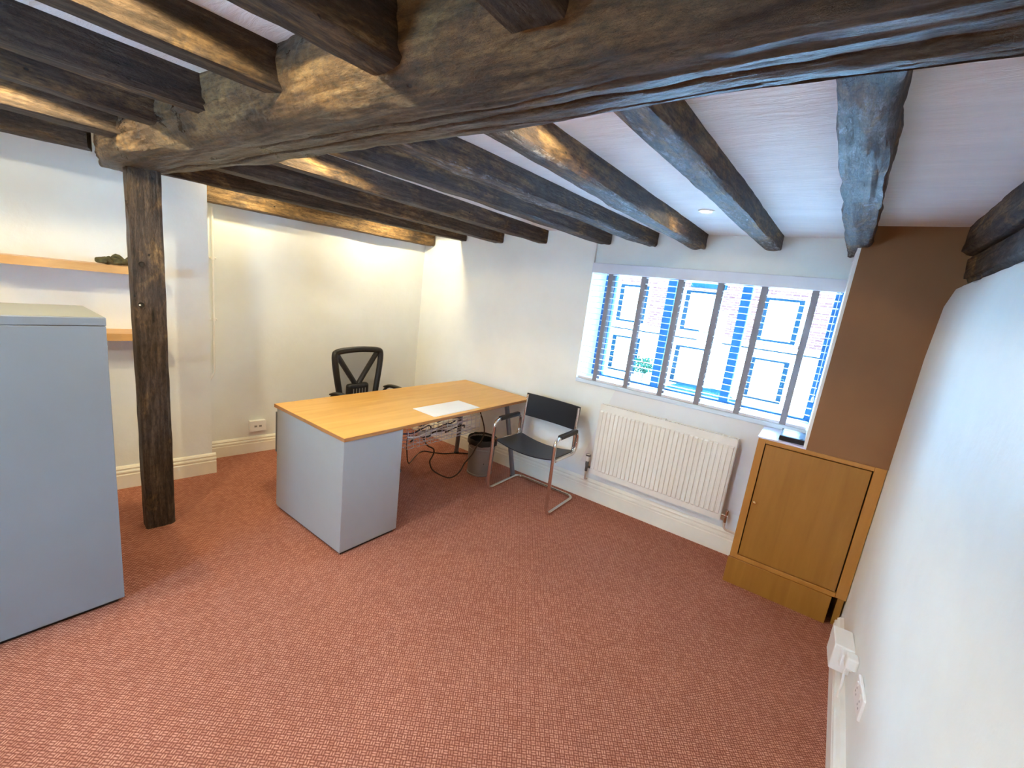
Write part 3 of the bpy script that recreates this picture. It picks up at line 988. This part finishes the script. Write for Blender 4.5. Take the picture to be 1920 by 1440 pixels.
# ------------------------------------------------------------------ waste bin
bn = thing('waste_bin', 'round grey metal waste bin with a black liner beside the desk leg', 'bin', (1.285, -.33, 0))
mb = MB(); mb.lathe([(0, .002), (.108, .002), (.1125, .005), (.1125, .016), (.1085, .02), (.1185, .24), (.1215, .243), (.1215, .249), (.119, .252), (.1225, .318), (.1255, .322), (.1225, .326), (.119, .318), (.105, .025), (0, .022)], seg=36); mb.build('body', 'bin_grey', bn)
mb = MB(); vs = []; nn = 40
for (rr, z, w) in ((.0, .10, 0), (.112, .12, .004), (.1165, .30, .0), (.1225, .331, .004), (.129, .338, .006), (.132, .318, .008), (.1305, .288, .012)):
    for k in range(nn):
        a = 2 * PI * k / nn
        q = w * noise.noise((math.cos(a) * 4, math.sin(a) * 4, z * 9))
        vs.append(((rr + abs(q) * .6) * math.cos(a), (rr + abs(q) * .6) * math.sin(a), z + q * 1.6))
mb.add(vs, [(i * nn + k, i * nn + (k + 1) % nn, (i + 1) * nn + (k + 1) % nn, (i + 1) * nn + k) for i in range(6) for k in range(nn)], True)
mb.build('liner', 'bin_liner', bn)

# ------------------------------------------------------------------ cantilever visitor chair (faces -y)
vc = thing('visitor_chair', 'chrome cantilever armchair with black leather seat and back against the window wall', 'chair', (1.848, -.35, 0))
R_ = .0135
def half(sx):
    xf = .285 * sx; xb = .243 * sx
    return [(xf, .22, R_), (xf, -.21, R_), (xf * .985, -.205, .605), (xf * .97, .10, .612), (xb * 1.06, .165, .60), (xb * 1.04, .17, .42), (xb * 1.08, -.17, .425)]
mb = MB()
for sx in (-1, 1):
    H = half(sx)
    low = rounded([(0, .235, R_), (.285 * sx, .235, R_), (.285 * sx, -.21, R_), (.281 * sx, -.212, .612), (.279 * sx, .155, .607), (.276 * sx, .150, .425), (.276 * sx, -.16, .435)], .06, 6)
    mb.tube(low, R_, 12)
fr = mb.build('frame', 'chrome', vc)
for sx in (-1, 1):
    mb = MB(); mb.tube(rounded([(.255 * sx, .155, .42), (.248 * sx, .158, .60), (.243 * sx, .172, .79)], .1, 6), .011, 10); mb.build('back_upright', 'chrome', vc)
    mb = MB(); mb.bbox(.279 * sx - .019, .279 * sx + .019, -.155, .12, .598, .634, .012, 3); mb.build('armrest', 'leather_black', vc)
    mb = MB(); mb.lathe([(0, -.02), (.011, -.018), (.011, .016), (.006, .02), (0, .02)], c=(.268 * sx, -.165, .437), seg=12, axis='x'); mb.tube([(.275 * sx, -.165, .437), (.282 * sx, -.21, .437)], .009, 8); mb.build('seat_bolt', 'chrome', vc)
def sheet(f, nu, nv, th):
    """thick sheet from f(u,v)->Vector; thickness along local normal approx"""
    mb = MB(); P = [[f(i / nu, j / nv) for j in range(nv + 1)] for i in range(nu + 1)]
    vs = []
    def nrm(i, j):
        a = P[min(i + 1, nu)][j] - P[max(i - 1, 0)][j]; b = P[i][min(j + 1, nv)] - P[i][max(j - 1, 0)]
        return a.cross(b).normalized()
    A = [[P[i][j] + nrm(i, j) * th / 2 for j in range(nv + 1)] for i in range(nu + 1)]
    B = [[P[i][j] - nrm(i, j) * th / 2 for j in range(nv + 1)] for i in range(nu + 1)]
    w = nv + 1
    vs = [p for row in A for p in row] + [p for row in B for p in row]
    o = w * (nu + 1)
    fs = []
    for i in range(nu):
        for j in range(nv):
            k = i * w + j
            fs += [(k, k + 1, k + w + 1, k + w), (o + k, o + k + w, o + k + w + 1, o + k + 1)]
    for i in range(nu):
        fs += [(i * w, (i + 1) * w, o + (i + 1) * w, o + i * w), (i * w + nv, o + i * w + nv, o + (i + 1) * w + nv, (i + 1) * w + nv)]
    for j in range(nv):
        fs += [(j, o + j, o + j + 1, j + 1), (nu * w + j, nu * w + j + 1, o + nu * w + j + 1, o + nu * w + j)]
    mb.add(vs, fs, True); return mb
def seatf(a, b):
    x = -.262 + .524 * a; y = -.195 + .37 * b
    sag = .034 * (1 - (2 * a - 1) ** 2)
    return V((x, y, .447 - sag - .012 * b))
sheet(seatf, 14, 10, .007).build('seat', 'leather_black', vc)
def backf(a, b):
    x = -.255 + .51 * a
    return V((x, .164 + .018 * (1 - (2 * a - 1) ** 2) + .012 * b, .605 + .195 * b))
sheet(backf, 14, 6, .012).build('backrest', 'leather_black', vc)

# ------------------------------------------------------------------ office chair (faces +x)
oc = thing('office_chair', 'black swivel office chair with mesh back behind the desk', 'chair', (.60, -1.02, 0), .06)
def bk(y, z):       # point on the curved, reclined back
    return V((-.155 - .10 * (z - .5) * .6 - .25 * (.24 ** 2 - y * y) * 1.0, y, z))
out = [(-.165, .53), (-.19, .66), (-.222, .84), (-.232, .955), (-.205, .985), (-.10, .995), (0, .998), (.10, .995), (.205, .985), (.232, .955), (.222, .84), (.19, .66), (.165, .53), (.10, .505), (0, .50), (-.10, .505)]
loop = sm([bk(y, z) for y, z in out], 5, True)
mb = MB(); mb.tube(loop, .025, 12, closed=True); mb.build('back_frame', 'chair_black', oc)
cen = bk(0, .75)
mb = MB(); vs = [bk(0, .74)] + [p + V((.004, 0, 0)) for p in loop]
m_ = len(loop)
mb.add(vs, [(0, 1 + k, 1 + (k + 1) % m_) for k in range(m_)], True)
mb.build('back_mesh', 'mesh_fabric', oc)
for sy in (-1, 1):
    mb = MB(); mb.tube([bk(sy * (.205 - .19 * k / 8), .965 - .265 * k / 8) + V((-.012, 0, 0)) for k in range(9)], .022, 10); mb.build('back_brace', 'chair_black', oc)
mb = MB(); mb.bbox(-.105, .105, -.030, .030, -.085, .060, .024, 4)
lb = mb.build('lumbar_support', 'chair_black', oc); lb.rotation_euler = (0, 0, PI / 2); lb.location = bk(0, .65) + V((-.005, 0, 0))
for k in range(5):
    mb = MB(); mb.bbox(-.004, .004, -.003, .003, -.03, .03, .001, 1); g = mb.build('rib', 'socket_grey', lb); g.location = (-.06 + .03 * k, -.028, -.01)
mb = MB(); mb.bbox(-.24, .25, -.245, .245, .43, .495, .028, 4); mb.build('seat', 'chair_black', oc)
mb = MB(); mb.tube(sm([(-.02, 0, .425), (-.16, 0, .43), (-.225, 0, .50), (-.20, 0, .60)], 5), .024, 10); mb.build('back_bracket', 'chair_black', oc)
for sy in (-1, 1):
    y = sy * .275
    mb = MB(); mb.tube(sm([(-.12, sy * .21, .43), (-.16, y, .50), (-.165, y, .60), (-.10, y, .665), (.02, y, .668), (.14, y, .645), (.17, y, .58), (.10, y, .48), (.04, sy * .22, .43)], 5), .013, 10)
    ar = mb.build('armrest', 'chair_black', oc)
    mb = MB(); mb.tube(sm([(-.15, y, .655), (-.08, y, .679), (.03, y, .681), (.13, y, .664), (.17, y, .635)], 5), .023, 12, flat=.42); mb.build('arm_pad', 'chair_black', ar)
mb = MB(); mb.lathe([(0, .43), (.06, .43), (.06, .40), (.028, .39), (.028, .22), (.035, .215), (.035, .09), (0, .085)], seg=20); mb.build('gas_column', 'chair_black', oc)
for k in range(5):
    a = 2 * PI * k / 5 + .3
    ca, sa = math.cos(a), math.sin(a)
    mb = MB(); mb.tube([(.03 * ca, .03 * sa, .115), (.16 * ca, .16 * sa, .10), (.29 * ca, .29 * sa, .072)], [.026, .020, .014], 10, flat=.8); lg = mb.build('base_leg', 'chair_black', oc)
    mb = MB(); 
    for sgn in (-1, 1):
        cx, cy = .285 * ca - sa * .014 * sgn, .285 * sa + ca * .014 * sgn
        ring = [V((cx - sa * w, cy + ca * w, .0)) for w in (-.009, .009)]
        pts = [V((cx - sa * w, cy + ca * w, .026)) for w in (-.009, -.0085, .0085, .009)]
        mb.tube(pts, [.022, .026, .026, .022], 16)
    mb.tube([(.285 * ca, .285 * sa, .026), (.285 * ca, .285 * sa, .072)], .007, 8)
    mb.build('castor', 'chair_black', lg)

# ------------------------------------------------------------------ filing cabinet
fc = thing('steel_cupboard', 'large grey steel office cupboard at the left edge', 'cupboard', (1.17, -2.77, 0), -.029)
mb = MB(); mb.bbox(-.42, 0, -1.0, 0, .02, 1.283, .003); mb.build('body', 'grey_steel', fc)
mb = MB(); mb.bbox(-.421, .001, -1.001, .001, 1.2845, 1.318, .003); tp = mb.build('top_panel', 'grey_steel', fc)
mb = MB(); mb.box(-.418, -.003, -.997, -.003, 1.318, 1.3192); mb.build('top_surface', 'grey_steel_top', tp)
mb = MB(); mb.box(-.40, -.02, -.98, -.02, 0, .02); mb.build('plinth', 'plinth_black', fc)

# ------------------------------------------------------------------ shelves on the left wall
for (z, lab) in ((1.446, 'upper beech wall shelf passing behind the oak post'), (1.046, 'lower beech wall shelf partly hidden by the steel cupboard')):
    mb = MB(); vs = [FW(t, n, zz) for zz in (z, z + .044) for n in (.29, .50) for t in (-4.2, -2.25)]
    mb.add(vs, [(0, 2, 3, 1), (4, 5, 7, 6), (0, 1, 5, 4), (2, 6, 7, 3), (0, 4, 6, 2), (1, 3, 7, 5)])
    tag(mb.build('wall_shelf', 'shelf_veneer'), lab, 'shelf', 'beech wall shelves')
p0 = FW(-2.44, .42, 1.490)
cb = thing('cloth_bundle', 'small crumpled olive cloth bundle on the upper wall shelf', 'cloth', p0)
mb = MB()
for k in range(7):
    rr = random.Random(k + 3)
    pts = [(rr.uniform(-.03, .03), -.075 + .15 * j / 5 , .014 + abs(rr.gauss(0, .011))) for j in range(6)]
    mb.tube(sm(pts, 4), .0125, 8)
o = mb.build('cloth', 'olive_cloth', cb)

# ------------------------------------------------------------------ conduit, sockets
cdt = thing('conduit', 'thin white pipe clipped to the far wall beside the jutting corner', 'pipe', FW(-1.875, .012, .60))
def lp_(t, n, z): return FW(t, n, z) - cdt.location
mb = MB(); mb.tube(rounded([lp_(-1.862, .014, 1.965), lp_(-1.866, .014, .72), lp_(-1.90, .014, .655)], .02), .0075, 8); mb.build('pipe', 'gloss_white', cdt)
for z in (1.60, 1.14):
    mb = MB(); mb.tube([lp_(-1.864, .014, z - .012), lp_(-1.864, .014, z + .012)], .013, 10); mb.tube([lp_(-1.885, .004, z), lp_(-1.84, .004, z)], .006, 8); mb.build('clip', 'gloss_white', cdt)

ws = thing('wall_socket', 'white surface mounted double data socket low on the far wall', 'socket', FW(-1.565, 0, .245), math.atan2(FN.y, FN.x))
mb = MB(); mb.bbox(0, .038, -.062, .062, -.045, .045, .006, 3); mb.build('back_box', 'white_plastic', ws)
mb = MB(); mb.bbox(.038, .046, -.064, .064, -.047, .047, .003); fp = mb.build('face_plate', 'white_plastic', ws)
for y in (-.018, .018):
    mb = MB(); mb.box(.0462, .0470, y - .010, y + .010, -.010, .006); mb.build('port', 'socket_grey', fp)

# right wall: double socket, plugs, box
ry = -1.36
rs = thing('double_socket', 'white double wall socket above the right skirting board', 'socket', (RX(ry), ry, .335), PI + .0277)
mb = MB(); mb.bbox(0, .012, -.074, .074, -.044, .044, .004); rf = mb.build('face_plate', 'white_plastic', rs)
for y in (-.036, .036):
    for dy, dz in ((0, .008), (-.011, -.012), (.011, -.012)):
        mb = MB(); mb.box(.0122, .0128, y + dy - .004, y + dy + .004, dz - .003, dz + .003); mb.build('slot', 'socket_grey', rf)
    mb = MB(); mb.bbox(.012, .016, y - .006, y + .006, .020, .034, .001, 1); mb.build('rocker', 'white_plastic', rf)
y2 = -1.13
pl = thing('mains_plug', 'white three pin plug next to the right wall socket', 'plug', (RX(y2) - .001, y2, .315), PI + .0277)
mb = MB(); mb.bbox(0, .042, -.026, .026, -.026, .026, .008, 3); mb.build('body', 'white_plastic', pl)
mb = MB(); mb.tube(sm([(.03, 0, -.026), (.032, .0, -.06), (.028, 0, -.12), (.03, .0, -.18)], 5), .0045, 8); mb.build('lead', 'white_plastic', pl)
y3 = -.93
jb = thing('junction_box', 'white square junction box low on the right wall by the cupboard', 'box', (RX(y3) - .001, y3, .20), PI + .0277)
mb = MB(); mb.bbox(0, .075, -.075, .075, -.035, .09, .005); mb.build('case', 'white_plastic', jb)
mb = MB(); mb.bbox(.0, .05, .078, .125, .02, .085, .004); mb.build('adaptor', 'white_plastic', jb)

# ------------------------------------------------------------------ downlights
def downlight(x, y, label, power=LAMP_W, vis=True, size=2.92, group='recessed ceiling downlights'):
    t = thing('downlight', label, 'light', (x, y, CEIL), 0, group)
    mb = MB(); mb.lathe([(.030, -.006), (.034, -.008), (.041, -.006), (.043, 0), (.030, 0)], seg=28); mb.build('bezel', 'lamp_ring', t)
    mb = MB(); mb.lathe([(0, -.003), (.031, -.0028), (.031, 0), (0, 0)], seg=24); mb.build('lamp', 'lamp_glow', t)
    l = bpy.data.lights.new('downlight_beam', 'SPOT')
    l.energy = power * 1.05; l.color = LAMP_COLOR; l.spot_size = size; l.spot_blend = .10; l.shadow_soft_size = .016
    o = bpy.data.objects.new('downlight_beam', l); COL.objects.link(o)
    o.parent = t; o.location = (0, 0, -.012)
    return t
downlight(2.89, -.715, 'small lit round downlight in the ceiling above the window end', 4)
downlight(2.84, -2.06, 'downlight hidden behind the big beam left of the bluish joist', 15)
downlight(1.60, -2.06, 'downlight behind the big beam above the desk', 34)
downlight(.37, -.60, 'downlight by the far corner between the first joists', 28)
downlight(.06, -1.72, 'downlight at the far wall beside the white pipe', 13)
downlight(1.11, -2.98, 'downlight near the yellow lit joist on the left', 38)
downlight(.55, -3.05, 'downlight above the wall shelves', 9)
downlight(2.41, -3.02, 'downlight above the golden flanked near joist', 30)
downlight(1.11, -4.2, 'unseen fill downlight added at the back left of the room')  # lamp added out of view as fill
downlight(2.35, -4.2, 'unseen fill downlight added at the back right of the room', 14)  # another added lamp behind the camera, for fill light

# ------------------------------------------------------------------ outside: street and house opposite
GZ = -1.90
mb = MB(); mb.box(-16, 18, .3, 11.6, GZ - .2, GZ); struct(mb.build('street', 'asphalt'))
mb = MB(); mb.box(-16, 18, 11.6, 14.1, GZ - .2, GZ + .12); struct(mb.build('pavement', 'pavement'))
hs = thing('house_opposite', 'brick over white rendered house across the street seen through the blind', 'house', (0, 14, GZ + .12))
def hp(mb, name, mat, parent=hs):
    o = mb.build(name, mat, parent); o.location = -hs.location if parent is hs else V(); return o
cols = [-8.08 + 2.59 * k for k in range(7)]
WW = .59
rows = ((1.07, 2.53, 'u'), (-.98, .48, 'l'))
def facade(mb, z0, z1, wz0, wz1):
    xa, xb = -13.0, 14.0
    mb.box(xa, xb, 14, 14.3, z0, wz0); mb.box(xa, xb, 14, 14.3, wz1, z1)
    e = [xa] + [v for c in cols for v in (c - WW, c + WW)] + [xb]
    for k in range(0, len(e), 2): mb.box(e[k], e[k + 1], 14, 14.3, wz0, wz1)
mb = MB(); facade(mb, .95, 4.2, 1.07, 2.53); hp(mb, 'brick_wall', 'brick_red')
mb = MB(); facade(mb, GZ + .12, .735, -.98, .48); hp(mb, 'rendered_wall', 'render_white')
mb = MB(); mb.bbox(-13, 14, 13.93, 14.2, .80, .95, .01); hp(mb, 'string_course', 'stone_band')
mb = MB(); mb.box(-13, 14, 13.96, 14.2, .735, .80); hp(mb, 'band_shade', 'far_frame')  # dark strip painted as the shade below the string course
mb = MB(); mb.extr([(0, 0), (5, 2.8), (5, 2.9), (-.4, -.1)], (-13, 13.95, 4.2), (14, 13.95, 4.2), side=V((0, 1, 0))); hp(mb, 'roof', 'roof_slate')
for cx in cols:
    for (z0, z1, kind) in rows:
        mb = MB()
        mb.box(cx - WW, cx - WW + .15, 13.98, 14.12, z0, z1); mb.box(cx + WW - .15, cx + WW, 13.98, 14.12, z0, z1)
        mb.box(cx - WW + .15, cx + WW - .15, 13.98, 14.12, z0, z0 + .07); mb.box(cx - WW + .15, cx + WW - .15, 13.98, 14.12, z1 - .07, z1)
        w = hp(mb, 'house_window', 'far_frame')
        mb = MB(); mb.box(cx - WW + .1, cx + WW - .1, 14.05, 14.07, z0 + .06, z1 - .06); p = mb.build('pane', 'pane_sky_white', w)
        if kind == 'u':
            mb = MB(); mb.box(cx - WW - .12, cx - WW, 13.985, 14.05, z0, z1 + .1); hp(mb, 'window_jamb', 'stone_band')
            mb = MB(); mb.box(cx + WW, cx + WW + .12, 13.985, 14.05, z0, z1 + .1); hp(mb, 'window_jamb', 'stone_band')
        mb = MB(); mb.bbox(cx - WW - .1, cx + WW + .1, 13.88, 14.1, z0 - .10, z0 - .005, .01); hp(mb, 'window_sill', 'stone_band')
mb = MB(); mb.box(-.75, .45, 13.86, 14.05, 2.66, 2.84); hp(mb, 'sign_board', 'car_paint')
# low garden wall in front of the house
mb = MB(); mb.box(-13, 14, 13.2, 13.35, GZ + .12, -1.22); gw = mb.build('garden_wall', 'stone_band'); tag(gw, 'low pale wall in front of the house across the street', 'wall')

def bush(cx, cy, cz, R, seed, label):
    t = thing('shrub', label, 'shrub', (cx, cy, GZ + .12))
    rr = random.Random(seed)
    mb = MB(); mb.tube([(0, 0, 0), (.02, .02, cz - GZ - .12)], .04, 8); mb.build('stem', 'plinth_black', t)
    mb = MB()
    for k in range(420):
        v = V((rr.gauss(0, 1), rr.gauss(0, 1), rr.gauss(0, 1))).normalized() * R * rr.uniform(.4, 1)
        v.z = v.z * .9 + (cz - GZ - .12)
        a = V((rr.gauss(0, 1), rr.gauss(0, 1), rr.gauss(0, 1))).normalized() * .07
        b = a.orthogonal().normalized() * .03
        mb.add([v - a, v + b, v + a, v - b], [(0, 1, 2, 3)])
    f = mb.build('foliage', 'leaf_green', t); f['kind'] = 'stuff'
bush(-1.62, 12.85, -.42, .42, 4, 'green shrub behind the blue car across the street')
bush(-3.7, 12.8, -.55, .40, 5, 'green shrub at the left end of the window view')
bush(4.2, 12.8, -.95, .30, 6, 'small green shrub at the right end of the window view')

# parked car
car = thing('parked_car', 'blue car parked across the street below the window', 'car', (.75, 10.0, GZ))
side = [(-2.0, .25), (-2.02, .62), (-1.9, .80), (-1.15, .93), (-.55, 1.42), (.75, 1.48), (1.55, 1.10), (1.95, 1.0), (2.05, .70), (2.02, .25)]
def car_loft(pts, hw, inset):
    mb = MB(); n = len(pts); vs = []
    for sgn in (-1, 1):
        for (x, z) in pts:
            w = hw - inset * max(0, z - .85)
            vs.append((x, sgn * w, z))
    mb.add(vs, [tuple(range(n))[::-1], tuple(range(n, 2 * n))] + [(i, (i + 1) % n, n + (i + 1) % n, n + i) for i in range(n)])
    return mb
car_loft(side, .84, .28).build('body', 'car_paint', car)
gl = [(-1.02, .96), (-.52, 1.37), (.72, 1.43), (1.42, 1.10), (1.30, .97)]
for sgn in (-1, 1):
    mb = MB(); vs = []
    for off in (.0, .012):
        for (x, z) in gl: vs.append((x, sgn * (.84 - .28 * max(0, z - .85) + off - .004), z))
    n = len(gl)
    mb.add(vs, [tuple(range(n)), tuple(range(n, 2 * n))[::-1]] + [(i, (i + 1) % n, n + (i + 1) % n, n + i) for i in range(n)])
    mb.build('side_window', 'car_glass', car)
mb = MB(); mb.add([(-1.14, -.76, .945), (-1.14, .76, .945), (-.58, .66, 1.41), (-.58, -.66, 1.41), (-1.16, -.76, .95), (-1.16, .76, .95), (-.60, .66, 1.42), (-.60, -.66, 1.42)], [(0, 1, 2, 3), (4, 7, 6, 5), (0, 4, 5, 1), (1, 5, 6, 2), (2, 6, 7, 3), (3, 7, 4, 0)]); mb.build('windscreen', 'car_glass', car)
for x in (-1.25, 1.3):
    for y in (-.80, .80):
        mb = MB(); mb.lathe([(0, -.10), (.27, -.10), (.31, -.07), (.31, .07), (.27, .10), (0, .10)], c=(x, y, .31), seg=20, axis='y'); mb.build('wheel', 'tyre', car)
